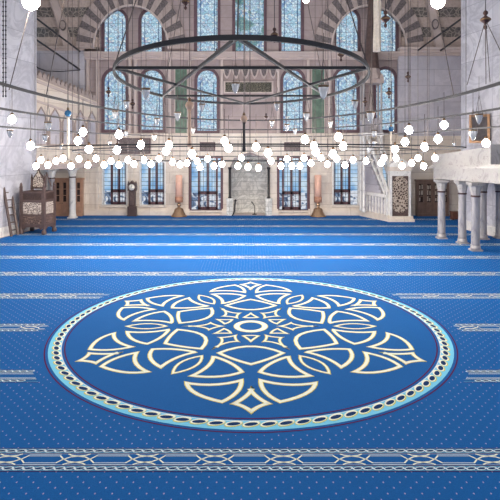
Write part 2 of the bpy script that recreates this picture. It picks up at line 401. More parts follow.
# window surrounds and glass
for i, (a, b, t, bt, ar, k) in enumerate(WIN):
    up = bt < 60; x0, x1, zt, zb = X(a), X(b), Z(t), Z(bt)
    yf = YW-(.29 if (up and 190 < a < 300) else (.16 if k in 'de' else .04))
    w = thing('window_%d' % (i+1), None, None, ((x0+x1)/2, YW+.3, zb))
    desc = {'s': 'blue and white stained glass window', 'g': 'wide blue window with green leaf tracery', 'd': 'tall daylit gridded window with wooden frame', 'e': 'dark framed daylit gridded window'}[k]
    tier = 'upper tier' if up else ('middle tier' if bt < 140 else 'ground level')
    tag(w, '%s at %s, number %d from the left' % (desc, tier, (i+1) if up else (i-6 if bt < 140 else i-12)), 'window', kind='structure')
    g = .02; L = w.location
    def f(u, v, d, yf=yf): return Vector((u-L.x, yf+d-L.y, v-L.z))
    fr = MB()
    gw = .17 if k != 'd' else .07
    if k == 'e': gw = .14
    o_ = hole(x0, x1, zt, zb, ar, gw)
    fr.slab([o_, hole(x0, x1, zt, zb, ar, -.02)], f, .5, 'maroon' if k in 'sg' else ('white_marble' if k == 'd' else 'wood_frame'))
    fr.build('window_frame', w)
    if k in 'sg':
        MB().slab([hole(x0, x1, zt, zb, ar, .03)], lambda u, v, d: Vector((u-L.x, YW+.12+d-L.y, v-L.z)), .04, 'stained' if k == 's' else 'stained_green').build('glass', w)
        # pale inner border bars
        bw = .035
        for q in (.17, .83): mt = MB(); mt.box((x0+(x1-x0)*q)-bw/2-L.x, (x0+(x1-x0)*q)+bw/2-L.x, YW+.07-L.y, YW+.1-L.y, 0.02, (zt-zb)*(.8 if ar else .98), 'y_dark'); mt.build('glazing_bar', w)
    else:
        zs = zb+(zt-zb)*.33
        MB().box(x0-L.x, x1-L.x, YW+.22-L.y, YW+.25-L.y, zs-zb, zt-zb, 'day').build('glass', w)
        MB().box(x0-L.x, x1-L.x, YW+.22-L.y, YW+.25-L.y, .02, zs-zb, 'street').build('glass', w)
        mt = MB(); wd = 'wood_frame'; y0, y1 = YW+.08-L.y, YW+.2-L.y; hw = (x1-x0)/2
        side = .32 if k == 'd' else .26
        sgn = 1
        # wooden casement shifted off the splayed bright reveal
        xa, xb = -hw*(1 if a > 250 else .42), hw*(1 if a < 250 else .42)
        if k == 'e': xa, xb = -hw*(.78 if a > 250 else .55), hw*(.78 if a < 250 else .55)
        mt.box(xa, xa+.13, y0, y1, 0.02, zt-zb, wd); mt.box(xb-.13, xb, y0, y1, .02, zt-zb, wd)
        mt.box((xa+xb)/2-.06, (xa+xb)/2+.06, y0, y1, .02, zt-zb, wd)
        mt.box(xa, xb, y0, y1, zs-zb-.12, zs-zb+.08, wd); mt.box(xa, xb, y0, y1, .02, .2, wd)
        mt.build('casement', w)
        ir = MB(); nx = 7; nz = 8
        for j in range(1, nx): q = xa+(xb-xa)*j/nx; ir.box(q-.01, q+.01, YW+.02-L.y, YW+.05-L.y, 0.02, zt-zb, 'iron')
        for j in range(1, nz+3): q = (zt-zb)*j/(nz+3); ir.box(-hw, hw, YW+.02-L.y, YW+.05-L.y, q-.01, q+.01, 'iron')
        ir.build('iron_grille', w)
        MB().box(-hw-.1, hw+.1, YW-.3-L.y, YW+.2-L.y, -.12, .0, 'cream_marble').build('window_sill', w)
# blind arches (voussoirs)
def voussoir_arch(name, cpx, lab):
    cx = X(cpx); zc = Z(50); mb = MB(); n = 27; r0, r1 = X(250+37), X(250+54)
    for i in range(n):
        a0, a1 = pi*i/n, pi*(i+1)/n; m = 'dark_stone' if i % 2 else 'light_stone'
        P = [(cx+r*cos(a), zc+r*1.15*sin(a)) for r, a in ((r0, a0), (r1, a0), (r1, (a0+a1)/2), (r1, a1), (r0, a1), (r0, (a0+a1)/2))]
        P = [(min(max(u, -14.2), 14.2), v) for u, v in P]
        mb.slab([P], wallf(YW-(.5 if i % 2 else .52)), .5, m)
    mb2 = mb
    P = [(cx+r0*cos(a), zc+r0*1.15*sin(a)) for a in [pi*i/24 for i in range(25)]]
    mb2.tube([(u, YW-.5, v) for u, v in P], .07, 'trim')
    tag(mb.build(name), lab, 'arch', kind='structure')
voussoir_arch('trim_6', 132.5, 'striped stone arch above the two upper left windows')
voussoir_arch('trim_7', 367.5, 'striped stone arch above the two upper right windows')
# ribs with oval medallion in the corner vaults
for nm, p0, p1, p2, med, lab in (('trim_8', (50,-15), (62,15), (70,48), (65.5,27), 'pale curved rib with oval medallion in left vault'), ('trim_9', (424,-15), (431,15), (437,48), (432.5,26), 'pale curved rib with oval medallion in right vault')):
    mb = MB(); pts = []
    for i in range(13):
        t = i/12; q = [(1-t)**2*p0[j]+2*t*(1-t)*p1[j]+t*t*p2[j] for j in (0, 1)]; pts.append(q)
    for s_, wd, yy, m in ((0, .55, .42, 'trim'), (-1, .08, .48, 'light_stone'), (1, .08, .48, 'light_stone')):
        L = [(X(q[0])+s_*.27-wd/2, Z(q[1])) for q in pts]; R = [(X(q[0])+s_*.27+wd/2, Z(q[1])) for q in pts]
        mb.slab([L+R[::-1]], wallf(YW-yy), yy-.28, m)
    for rr, yy, m in ((1., .52, 'dark_stone'), (.72, .56, 'light_stone')):
        mb.slab([[(X(med[0])+.22*rr*cos(a), Z(med[1])+.34*rr*sin(a)) for a in [2*pi*i/20 for i in range(20)]]], wallf(YW-yy), .3, m)
    tag(mb.build(nm), lab, 'rib', kind='structure')
# piers / side walls
def pier(sgn, name, lab):
    pe = 32 if sgn < 0 else 465.5
    xe = X(pe, 28.); xn = sgn*12.75
    mb = MB(); P = [(xe, 28.), (xn, 24.), (sgn*12.9, -2.5), (sgn*14.4, -2.5), (sgn*14.4, 28.6), (xe, 28.6)]
    vs = [(x, y, 0) for x, y in P]+[(x, y, 16.5) for x, y in P]; n = len(P)
    mb.add(vs, [tuple(range(n)), tuple(range(n, 2*n))]+[(i, (i+1) % n, (i+1) % n+n, i+n) for i in range(n)], 'pier')
    tag(mb.build(name), lab, 'wall', kind='structure')
    mb = MB(); mb.add([(xe-sgn*.12, 28.1, 0), (xn-sgn*.12, 23.9, 0), (sgn*12.8, -2.4, 0), (sgn*12.95, -2.4, 0), (xn+sgn*.05, 24., 0), (xe+sgn*.05, 28.15, 0)] +
        [(xe-sgn*.12, 28.1, .45), (xn-sgn*.12, 23.9, .45), (sgn*12.8, -2.4, .45), (sgn*12.95, -2.4, .45), (xn+sgn*.05, 24., .45), (xe+sgn*.05, 28.15, .45)],
        [tuple(range(6)), tuple(range(6, 12))]+[(i, (i+1) % 6, (i+1) % 6+6, i+6) for i in range(6)], 'white_marble')
    tag(mb.build('baseboard_left' if sgn < 0 else 'baseboard_right'), 'white marble plinth at foot of the %s wall' % ('left' if sgn < 0 else 'right'), 'baseboard', kind='structure')
pier(-1, 'wall_left', 'pale marble slab wall filling the left edge')
pier(1, 'wall_right', 'pale marble slab wall filling the right edge')
for sgn, nm in ((-1, 'left'), (1, 'right')):
    mb = MB(); mb.box(*sorted((sgn*14.0, sgn*14.4)), 28.6, YW+.5, 0, 16.5, 'side')
    tag(mb.build('wall_bay_side_'+nm), 'side wall of the %s corner bay behind the pier' % nm, 'wall', kind='structure')
w = thing('window_20', 'slim blue side window just past left pier, upper one', 'window', (-13.98, 32.9, Z(55, 33)), kind='structure')
MB().box(0, .05, -.45, .45, 0, 2.2, 'stained').build('glass', w); fr = MB(); fr.box(0, .1, .45, .6, 0, 2.3, 'maroon'); fr.box(0, .1, -.6, -.45, 0, 2.3, 'maroon'); fr.build('window_frame', w)
w = thing('window_21', 'slim blue side window just past left pier, lower one', 'window', (-13.98, 32.9, .9), kind='structure')
MB().box(0, .05, -.45, .45, 0, 2.4, 'day').build('glass', w); fr = MB(); fr.box(0, .1, .45, .6, 0, 2.5, 'maroon'); fr.box(0, .1, -.6, -.45, 0, 2.5, 'maroon'); fr.build('window_frame', w)

# muqarnas frieze + inscription + green panels + plaques
mb = MB()
for i in range(6):
    cx = X(227+i*9.2); w2 = X(254.4); z1 = Z(67); z0 = Z(79)
    mb.slab([[(cx-w2, z1), (cx+w2, z1), (cx+w2*.9, z1-.3), (cx+w2*.45, z0+.15), (cx, z0), (cx-w2*.45, z0+.15), (cx-w2*.9, z1-.3)]], wallf(YW-.22), .22, 'trim')
    mb.slab([[(cx-w2*.7, z1-.1), (cx+w2*.7, z1-.1), (cx+w2*.35, z0+.25), (cx, z0+.13), (cx-w2*.35, z0+.25)]], wallf(YW-.27), .1, 'dark_stone')
tag(mb.build('trim_10'), 'row of pointed hanging stone scallops above the inscription', 'frieze', kind='structure')
t = thing('inscription_panel', 'long black calligraphy panel high above the prayer niche', 'panel', (X(248.5), YW-.1, Z(93.5)))
b = MB(); b.box(-1.62, 1.62, -.1, .1, 0, .78, 'trim'); b.build('frame', t); MB().box(-1.5, 1.5, -.13, -.09, .08, .70, 'script').build('inscription_field', t)
for a, b_, lab in ((175.5, 187, 'green marble wall panel left of the middle windows'), (312, 324, 'green marble wall panel right of the middle windows')):
    mb = MB(); mb.box(X(a)-.06, X(b_)+.06, YW-.08, YW, Z(134), Z(67), 'trim'); mb.box(X(a), X(b_), YW-.11, YW-.06, Z(133), Z(68), 'green')
    tag(mb.build('green_slab'), lab, 'panel', 'green wall panels')
for a, b_, t_, bt, lab in ((119, 150, 139, 153, 'wide dim grey plaque above the two left ground windows'), (201, 214.5, 143, 150.5, 'small purple grey plaque above window left of niche'), (285, 299, 143, 150.5, 'small purple grey plaque above window right of niche')):
    t = thing('wall_plaque', lab, 'plaque', (X((a+b_)/2), YW-.12, Z(bt)))
    hw = (X(b_)-X(a))/2; hh = Z(t_)-Z(bt)
    MB().box(-hw-.06, hw+.06, -.08, .0, -.05, hh+.05, 'wood_frame').build('frame', t); MB().box(-hw, hw, -.11, -.07, 0, hh, 'plq').build('plaque_face', t)
# slim black colonnettes at the niche
for px, lab in ((230, 'slim black colonnette at left edge of the niche'), (268.5, 'slim black colonnette at right edge of the niche')):
    t = thing('colonnette', lab, 'column', (X(px), YW-.3, .0), group='black niche colonnettes')
    mb = MB(); mb.box(-.2, .2, -.18, .16, .0, Z(199), 'niche'); mb.box(-.24, .24, -.22, .16, Z(199), Z(199)+.08, 'niche'); mb.build('pedestal', t)
    MB().lathe([(.11, Z(199)+.08), (.11, Z(199)+.15), (.075, Z(199)+.2), (.075, Z(170)), (.12, Z(168)), (.12, Z(167))], (0,0,0), 'black', 12).build('shaft', t)

# ------------------------------------------------------------------ CARPET
cp = thing('prayer_carpet', 'wall to wall blue carpet with pale prayer rows and big round medallion', 'carpet', (0, 0, 0))
MB().slab([[(-12.55,-2.3),(12.55,-2.3),(12.4,23.85),(11.45,28.1),(11.45,28.75),(13.9,28.75),(13.9,33.35),(-13.9,33.35),(-13.9,28.75),(-11.45,28.75),(-11.45,28.1),(-12.4,23.85)]], lambda u, v, d: Vector((u, v, d)), .02, 'carpet').build('pile', cp)
CC = Vector((.02, 12.85))
def inset(P, d):
    n = len(P); A = sum(P[i][0]*P[(i+1) % n][1]-P[(i+1) % n][0]*P[i][1] for i in range(n))
    if A < 0: P = P[::-1]
    out = []
    for i in range(n):
        p = Vector(P[i]); a = (p-Vector(P[i-1])); b = (Vector(P[(i+1) % n])-p)
        if a.length < 1e-6 or b.length < 1e-6: out.append(tuple(p)); continue
        a.normalize(); b.normalize(); na = Vector((-a.y, a.x)); nb = Vector((-b.y, b.x)); m = na+nb
        if m.length < 1e-3: m = na
        m.normalize(); k = d/max(m.dot(na), .30); out.append(tuple(p+m*k))
    return P, out
def loop_ribbon(mb, P, d0, d1, z, m, place):
    _, A = inset(P, d0); _, B = inset(P, d1); n = len(A)
    for i in range(n):
        j = (i+1) % n; zz = z+(i/n)*5e-4
        mb.add([place(A[i])+(zz,), place(A[j])+(zz,), place(B[j])+(zz,), place(B[i])+(zz,)], [(0,1,2), (0,2,3)], m)
def curve_shape(S, n=7):
    """S: corner, mid-or-None, corner, mid-or-None, ... (closed)"""
    P = []; k = len(S)//2
    for i in range(k):
        a = Vector(S[2*i]); mid = S[2*i+1]; b = Vector(S[(2*i+2) % len(S)])
        P.append(tuple(a))
        if mid is not None:
            c = 2*Vector(mid)-(a+b)/2
            for j in range(1, n):
                t = j/n; P.append(tuple(a*(1-t)**2+c*2*t*(1-t)+b*t*t))
    return P
# (u radial, v lateral) about a tip axis
K_ = [(3.19,0),(3.56,.13),(3.88,.385),(4.0,.17),(4.23,0),(4.0,-.17),(3.88,-.385),(3.56,-.13)]
A_ = [(2.88,.14),(3.10,.70),(3.00,1.28),(3.50,1.06),(3.86,.50),(3.43,.20)]
B_ = [(2.62,.12),(2.86,.62),(2.80,1.24),(2.33,.93),(1.81,.85),None,(1.83,.74),(2.18,.36)]
G_ = [(1.66,.76),(1.24,0),(1.66,-.76),(2.02,-.40),(2.30,0),(2.02,.40)]
I_ = [(.64,.23),(.59,0),(.64,-.23),(.88,-.09),(1.08,0),(.88,.09)]
C_ = [(2.04,0),(2.58,.22),(3.14,0),(2.58,-.22)]
H_ = [(.62,0),(.86,.12),(1.03,.33),(1.22,.10),(1.74,0),(1.22,-.10),(1.03,-.33),(.86,-.12)]
def mir(S): return [None if q is None else (q[0], -q[1]) for q in S]
med = MB()
def placer(ang, r0=CC):
    ca, sa = cos(ang), sin(ang)
    return lambda p: (r0.x+p[0]*ca-p[1]*sa, r0.y+p[0]*sa+p[1]*ca)
for k in range(6):
    for S, ax in ((K_, 30), (A_, 30), (mir(A_), 30), (B_, 30), (mir(B_), 30), (G_, 30), (I_, 30), (C_, 0), (H_, 0)):
        pl = placer(radians(ax+60*k)); P = curve_shape(S)
        small = S in (I_, H_, C_)
        wd = .07 if small else .1
        loop_ribbon(med, P, 0, wd, .022, 'y_yellow', pl)
        loop_ribbon(med, P, .016, wd-.014, .024, 'y_cream', pl)
def ring(mb, r0, r1, z, m, n=120, c=CC):
    vs = [(c.x+r*cos(2*pi*i/n), c.y+r*sin(2*pi*i/n), z) for r in (r0, r1) for i in range(n)]
    mb.add(vs, [(i, (i+1) % n, (i+1) % n+n, i+n) for i in range(n)], m)
ring(med, .27, .43, .022, 'y_yellow', 48); ring(med, .285, .415, .024, 'y_cream', 48)
ring(med, 4.34, 4.37, .022, 'y_red'); ring(med, 4.755, 4.785, .022, 'y_red')
ring(med, 4.42, 4.70, .022, 'y_light'); ring(med, 4.42, 4.438, .0225, 'y_white')
def blob(mb, c, ax, bx, ang, z, m, n=12):
    ca, sa = cos(ang), sin(ang)
    vs = [(c[0]+ax*cos(t)*ca-bx*sin(t)*sa, c[1]+ax*cos(t)*sa+bx*sin(t)*ca, z) for t in [2*pi*i/n for i in range(n)]]
    mb.add(vs, [tuple(range(n))], m)
N = 100
for i in range(N):
    a = 2*pi*i/N; q = (CC.x+4.53*cos(a), CC.y+4.53*sin(a))
    blob(med, q, .160, .086, a+pi/2+.38, .0235, 'y_yellow')
    q2 = (CC.x+4.52*cos(a), CC.y+4.52*sin(a))
    blob(med, q2, .150, .076, a+pi/2+.38, .0245, 'y_cream')
    blob(med, q, .112, .050, a+pi/2+.22, .0255, 'y_dark')
mo = med.build('medallion', cp); mo['label'] = 'round medallion of cream interlaced petals with rope border'
# prayer row bands
def clip_intervals(y, x0, x1, R=5.05):
    d = abs(y-CC.y)
    if d >= R: return [(x0, x1)]
    c = sqrt(R*R-d*d); return [(x0, CC.x-c), (CC.x+c, x1)]
P0 = 7.387; PER = 2.685
for n in range(-1, 10):
    yb = P0+n*PER
    XM = 13.8 if yb > 29. else (12.3 if yb < 24 else 11.75)
    for a, b in clip_intervals(yb, -XM, XM):
        mb = MB()
        def strip(v0, v1, m, z): 
            xa = clip_intervals(yb+(v0+v1)/2, a, b); 
            A, B = (a, b)
            if abs(a) < 11: A = xa[-1][0]
            if abs(b) < 11: B = xa[0][1]
            mb.add([(A, yb+v0, z), (B, yb+v0, z), (B, yb+v1, z), (A, yb+v1, z)], [(0,1,2,3)], m)
        strip(-.15, .15, 'y_blue', .0215); strip(-.25, -.16, 'y_blue', .022); strip(.16, .25, 'y_blue', .022)
        for s_ in (-1, 1):
            for v, wv, m in ((.27, .012, 'y_red'), (.148, .012, 'y_red'), (.124, .015, 'y_white'), (.082, .014, 'y_white'), (.25, .008, 'y_light'), (.165, .008, 'y_light')):
                lo, hi = sorted((s_*(v-wv/2), s_*(v+wv/2))); strip(lo, hi, m, .0235)
            k0 = math.ceil(a/.143); k1 = math.floor(b/.143)
            for k in range(k0, k1):
                c = (k*.143+.07, yb+s_*.207)
                if c[0]-.07 < a or c[0]+.07 > b: continue
                blob(mb, c, .082, .036, .22, .0235, 'y_white', 10); blob(mb, c, .058, .023, .16, .0245, 'y_dark', 8)
        kp = .985
        for k in range(math.ceil(a/kp)-1, math.floor(b/kp)+1):
            cx = k*kp+.48
            if cx-.3 < a or cx+.3 > b: continue
            mb.add([(cx-.26, yb-.125, .0242), (cx+.26, yb-.125, .0242), (cx+.26, yb+.125, .0242), (cx-.26, yb+.125, .0242)], [(0,1,2,3)], 'y_blue')
            for s_ in (-1, 1):
                for Q in ([(cx-.27, yb+s_*.09), (cx-.2, yb+s_*.01), (cx-.1, yb-s_*.055), (cx, yb-s_*.07), (cx+.1, yb-s_*.055), (cx+.2, yb+s_*.01), (cx+.27, yb+s_*.09)],
                          [(cx-.16, yb+s_*.125), (cx-.1, yb+s_*.09), (cx, yb+s_*.075), (cx+.1, yb+s_*.09), (cx+.16, yb+s_*.125)]):
                    for i in range(len(Q)-1):
                        p, q = Vector(Q[i]), Vector(Q[i+1]); d = (q-p).normalized(); nn = Vector((-d.y, d.x))*.011
                        mb.add([tuple(p-nn)+(.026,), tuple(q-nn)+(.026,), tuple(q+nn)+(.026,), tuple(p+nn)+(.026,)], [(0,1,2,3)], 'y_cream')
        mb.build('row_band', cp)

# ------------------------------------------------------------------ LEFT GALLERY
A0 = Vector((X(33.5, 28.75), 28.75)); A1 = Vector((X(97, 33.4), 33.4))
dv = (A1-A0); LEN = dv.length; du = dv.normalized(); dn = Vector((-du.y, du.x))
def gf(off=0.):
    def f(u, v, d): q = A0+du*u+dn*(d+off); return Vector((q.x, q.y, v))
    return f
gal = thing('gallery', 'raised tan stone gallery with carved crest in left corner bay', 'gallery', (0,0,0), kind='structure')
z_at = lambda u: 8.35-(8.35-7.35)*(u/LEN)
MB().slab([[(0, 3.25), (LEN, 3.25), (LEN, z_at(LEN)), (0, z_at(0))]], gf(), .35, 'cream_marble').build('gallery_front', gal)
mb = MB(); n = 15
for i in range(n):
    u0 = LEN*i/n; w_ = LEN/n*.98; z0 = z_at(u0+w_/2)-.05
    P = [(0,0),(1,0),(1,.28),(.86,.34),(.92,.5),(.72,.6),(.62,.52),(.5,.78),(.38,.52),(.28,.6),(.08,.5),(.14,.34),(0,.28)]
    mb.slab([[(u0+p*w_, z0+q*.75) for p, q in P]], gf(.05), .16, 'light_stone')
mb.build('carved_crest', gal)
mb = MB()
for zz, hh, oo in ((-.25, .14, -.12), (-1.35, .12, -.08)):
    mb.slab([[(0, z_at(0)+zz), (LEN, z_at(LEN)+zz), (LEN, z_at(LEN)+zz+hh), (0, z_at(0)+zz+hh)]], gf(oo), .2, 'trim')
mb.slab([[(0, 3.15), (LEN, 3.15), (LEN, 3.45), (0, 3.45)]], gf(-.15), .6, 'trim')
mb.build('moulding', gal)
mb = MB()
for i in range(5):
    u0 = LEN*(i+.12)/5; w_ = LEN/5*.76; zb_ = 4.6; zt_ = 5.9
    def arch(g): return [(u0-g, zb_-g), (u0+w_+g, zb_-g), (u0+w_+g, zt_), (u0+w_*.85+g*.5, zt_+.4), (u0+w_/2, zt_+.75+g), (u0+w_*.15-g*.5, zt_+.4), (u0-g, zt_)]
    mb.slab([arch(.08), arch(0)], gf(-.08), .1, 'light_stone'); mb.slab([arch(-.02)], gf(-.01), .05, 'bay')
mb.build('blind_arcade', gal)
# columns under it
def column(name, lab, x, y, z0, z1, r, m='col', cap='white_marble', grp=None):
    t = thing(name, lab, 'column', (x, y, z0), group=grp); h = z1-z0
    mb = MB(); mb.box(-r*1.25, r*1.25, -r*1.25, r*1.25, 0, .06, m); mb.lathe([(r*1.2, .06), (r*1.22, .12), (r*1.1, .16), (r*1.08, .25)], (0,0,0), m, 20); mb.build('base', t)
    MB().lathe([(r*1.03, .25), (r, .3), (r*.93, h-.62), (r*1.0, h-.6)], (0,0,0), m, 24).build('shaft', t)
    mb = MB(); mb.lathe([(r*1.08, h-.62), (r*1.12, h-.58), (r*.96, h-.55)], (0,0,0), 'dark_brass', 20)
    mb.lathe([(r*.95, h-.55), (r*1.1, h-.4), (r*1.35, h-.2), (r*1.75, h-.1)], (0,0,0), cap, 8, pi/8, False); mb.box(-r*1.6, r*1.6, -r*1.6, r*1.6, h-.12, h, cap); mb.build('capital', t)
    return t
column('marble_column', 'white column before the brown cupboard under the left gallery', X(72.5, 32.2), 32.2, .02, 3.15, .2, 'white_marble')
column('marble_column', 'greyish column behind the carved wooden pulpit chair', X(51.5, 31.2), 31.2, .02, 3.15, .2, 'col')
# ------------------------------------------------------------------ cupboards
def cupboard(lab, px0, px1, top, wood, nd, Y=33.0):
    x0, x1 = X(px0, Y), X(px1, Y); hw = (x1-x0)/2; zt = Z(top, Y); t = thing('cupboard', lab, 'cupboard', ((x0+x1)/2, Y, .02))
    h = zt-.02; b = MB(); b.box(-hw, hw, .05, .35, 0, h, wood); b.box(-hw-.05, hw+.05, -.06, .35, h, h+.12, wood); b.box(-hw, hw, -.02, .1, 0, .15, wood); b.build('body', t)
    w_ = 2*hw/nd
    for i in range(nd):
        a, c = -hw+i*w_+.02, -hw+(i+1)*w_-.02; g0 = h*.40; g1 = h*.93
        d = MB(); d.slab([[(a, .17), (c, .17), (c, h-.04), (a, h-.04)], [(a+.1, g0), (c-.1, g0), (c-.1, g1), (a+.1, g1)]], lambda u, v, dd: Vector((u, dd-.02, v)), .06, wood)
        d.box(a+.1, c-.1, -.035, -.01, .28, g0-.12, wood); do = d.build('door', t)
        MB().box(a+.1, c-.1, .01, .03, g0, g1, 'cab_glass').build('pane', do)
        gb = MB()
        for q in (.33, .66): gb = MB(); gb.box(a+.1, c-.1, -.01, .01, g0+(g1-g0)*q-.02, g0+(g1-g0)*q+.02, wood); gb.build('glazing_bar', do)
        for q in (.06, .40, .72):
            xx = a+.12; bk = MB()
            while xx < c-.18:
                ww = random.uniform(.05, .09); hh = random.uniform(.25, .42); bk.box(xx, xx+ww*.9, .0, .012, g0+(g1-g0)*q, g0+(g1-g0)*q+hh*.8, 'books'); xx += ww*random.uniform(1, 2.2)
            if nd == 4 and px0 > 300: bk.build('row_of_books', do)['kind'] = 'stuff'
        MB().lathe([(.025, 0), (.03, .03), (.02, .05)], ((c-.05) if i % 2 == 0 else (a+.05), -.03, h*.36), 'brass', 10, T=Matrix.Rotation(pi/2, 3, 'X')).build('handle', do)
    return t
cupboard('wide brown panelled cupboard in left corner behind white column', 54.5, 82, 180, 'cab', 4)
cupboard('grey brown glass fronted bookcase behind the right platform columns', 417, 449, 181.5, 'cab2', 4)
t = thing('low_chest', 'small reddish brown chest beside the glass fronted bookcase', 'chest', (X(455.5, 31.5), 31.5, .02))
b = MB(); b.box(-.26, .26, -.2, .2, .05, .42, 'chest'); b.build('body', t, bevel=.02)
MB().box(-.29, .29, -.23, .23, .42, .5, 'chest').build('lid', t, bevel=.02)
mb = MB(); [MB().box(sx*.22-.04, sx*.22+.04, sy*.16-.04, sy*.16+.04, 0, .06, 'chest').build('foot', t) for sx in (-1,1) for sy in (-1,1)]

# ------------------------------------------------------------------ PULPIT CHAIR (kursu)
kx, ky = X(44, 26.15), 26.15
t = thing('preaching_chair', 'tall dark wooden preaching chair with inlaid lattice sides', 'pulpit chair', (kx, ky, .02), radians(-9))
Wd, Dp = 1.26, .98       # local: near-right corner at origin, extends -x and +y
z1 = 2.38
for sx, sy in ((0,0), (-1,0), (0,1), (-1,1)):
    cx, cy = sx*Wd, sy*Dp; m = MB(); s_ = .06
    m.lathe([(.10, 0), (.12, .05), (.12, .16), (.06, .24), (.075, .3), (.075, .34)], (cx, cy, 0), 'walnut', 10)
    m.box(cx-s_, cx+s_, cy-s_, cy+s_, .34, z1+.05, 'walnut'); m.lathe([(.05, z1+.05), (.075, z1+.1), (.05, z1+.17), (.02, z1+.24)], (cx, cy, 0), 'walnut', 10)
    m.build('leg', t)
def side(name, f, L):
    m = MB()
    fr_ = lambda a, b: [(.12, a), (L-.12, a), (L-.12, b), (.12, b)]
    m.slab([[(.05, .42), (L-.05, .42), (L-.05, 2.16), (.05, 2.16)], fr_(.52, .92), fr_(1.02, 1.62), fr_(1.74, 2.08)], f(-.045), .09, 'walnut')
    so = m.build(name, t)
    for nm, a, b, mt in (('lower_panel', .52, .92, 'inlay2'), ('inlaid_panel', 1.02, 1.62, 'inlay'), ('upper_panel', 1.74, 2.08, 'brown_pan')):
        MB().slab([[(.05, a), (L-.05, a), (L-.05, b), (.05, b)]], f(-.02), .04, mt).build(nm, so)
    MB().slab([[(.06, .42), (L-.06, .42), (L-.06, .36), (L-.16, .22), (L-.28, .33), (L/2, .36), (.28, .33), (.16, .22), (.06, .36)]], f(-.03), .05, 'walnut').build('apron', so)
side('front_side', lambda o: (lambda u, v, d: Vector((-u, d+o, v))), Wd)
side('back_side', lambda o: (lambda u, v, d: Vector((-u, Dp-d-o, v))), Wd)
side('right_side', lambda o: (lambda u, v, d: Vector((-d-o, u, v))), Dp)
side('left_side', lambda o: (lambda u, v, d: Vector((-Wd+d+o, u, v))), Dp)
m = MB(); m.box(-Wd+.03, -.03, .03, Dp-.03, 1.66, 1.74, 'walnut'); m.build('seat', t)
m = MB(); bx0, bx1 = -Wd+.02, -Wd*.40; zc = z1
P = [(bx0, zc-.15), (bx1, zc-.15), (bx1, zc+.25), (bx1-.12, zc+.52), ((bx0+bx1)/2+.08, zc+.72), ((bx0+bx1)/2, zc+.95), ((bx0+bx1)/2-.08, zc+.72), (bx0+.12, zc+.52), (bx0, zc+.25)]
m.slab([P], lambda u, v, d: Vector((u, Dp-.05+d, v)), .07, 'walnut'); bk = m.build('backrest', t)
cxm = (bx0+bx1)/2; czm = zc+.3
MB().slab([[(cxm+(u-cxm)*.8, czm+(v-czm)*.8) for u, v in P if v > zc-.2]], lambda u, v, d: Vector((u, Dp-.08+d, v)), .04, 'inlay').build('inlaid_back_panel', bk)
m = MB(); 
for xx in (bx0, bx1): m = MB(); m.box(xx-.04, xx+.04, Dp-.1, Dp, zc-.1, zc+.45, 'walnut'); m.lathe([(.05, zc+.45), (.02, zc+.62)], (xx, Dp-.05, 0), 'walnut', 8); m.build('back_post', t)
m = MB(); m.bar((-.05, .3, z1+.75), (-.05+.42, .05, z1+.05), .05, .03, 'walnut'); m.bar((-.1, .35, z1), (-.05, .3, z1+.75), .04, .04, 'walnut'); m.build('book_rest', t)
# ladder
t = thing('wooden_ladder', 'dark wooden ladder leaning at left of the preaching chair', 'ladder', (X(11.5, 25.6), 25.6, .02))
r0 = (Vector((0,0,0)), W(3.5, 187.5, 25.9)-Vector(t.location)); r1 = (W(18, 234.5, 26.1)-Vector(t.location), W(10.5, 187.5, 26.6)-Vector(t.location))
r1[0].z = 0
for a, b in (r0, r1): MB().bar(a, b, .1, .1, 'walnut').build('rail', t)
for i in range(6):
    q = .12+i*.155; MB().bar(r0[0].lerp(r0[1], q), r1[0].lerp(r1[1], q), .09, .05, 'walnut').build('rung', t)

# ------------------------------------------------------------------ clock, candles
t = thing('grandfather_clock', 'tall dark longcase clock between two left ground windows', 'clock', (X(132.3, 33.1), 33.1, .02))
s = .0641
m = MB(); m.box(-.28, .28, -.18, .16, 0, .62, 'clock_wood'); m.box(-.31, .31, -.2, .16, 0, .08, 'clock_wood'); m.build('plinth', t, bevel=.01)
m = MB(); m.box(-.2, .2, -.13, .14, .62, 1.62, 'clock_wood'); m.box(-.13, .13, -.15, -.12, .72, 1.52, 'walnut'); m.build('trunk', t, bevel=.01)
hd = MB(); hd.slab([[(-.27, 1.62), (.27, 1.62), (.27, 2.05), (.2, 2.13), (.08, 2.18), (0, 2.28), (-.08, 2.18), (-.2, 2.13), (-.27, 2.05)]], lambda u, v, d: Vector((u, -.17+d, v)), .32, 'clock_wood')
for q in (-.24, .24): hd.lathe([(.03, 2.08), (.045, 2.13), (.01, 2.24)], (q, -.02, 0), 'clock_wood', 8)
hd = hd.build('hood', t)
fc = MB(); fc.lathe([(.19, 0), (.19, .03)], (0, -.17, 1.85), 'white', 28, T=Matrix.Rotation(pi/2, 3, 'X')); fc = fc.build('clock_face', hd)
m = MB(); m.bar((0, -.21, 1.85), (.0, -.21, 1.98), .02, .01, 'black'); m.bar((0, -.21, 1.85), (-.08, -.21, 1.80), .02, .01, 'black')
m.build('clock_hands', t)
def candle(px, lab):
    t = thing('giant_candlestick', lab, 'candlestick', (X(px, 32.9), 32.9, .02), group='giant candles flanking the niche')
    MB().lathe([(.52, .0), (.52, .04), (.44, .1), (.33, .3), (.28, .46), (.22, .52), (.1, .56), (.09, .66), (.15, .72), (.09, .78), (.11, .86), (.2, .9), (.22, .94)], (0,0,0), 'bell', 28).build('bell_base', t)
    MB().lathe([(.25, .9), (.25, 1.24)], (0,0,0), 'candle_band', 24).build('candle_socket', t)
    MB().lathe([(.225, 1.24), (.215, 2.6), (.17, 2.64)], (0,0,0), 'candle', 24).build('candle', t)
candle(179, 'giant pink candle on bell shaped brass base left of the niche')
candle(318, 'giant pink candle on bell shaped brass base right of the niche')
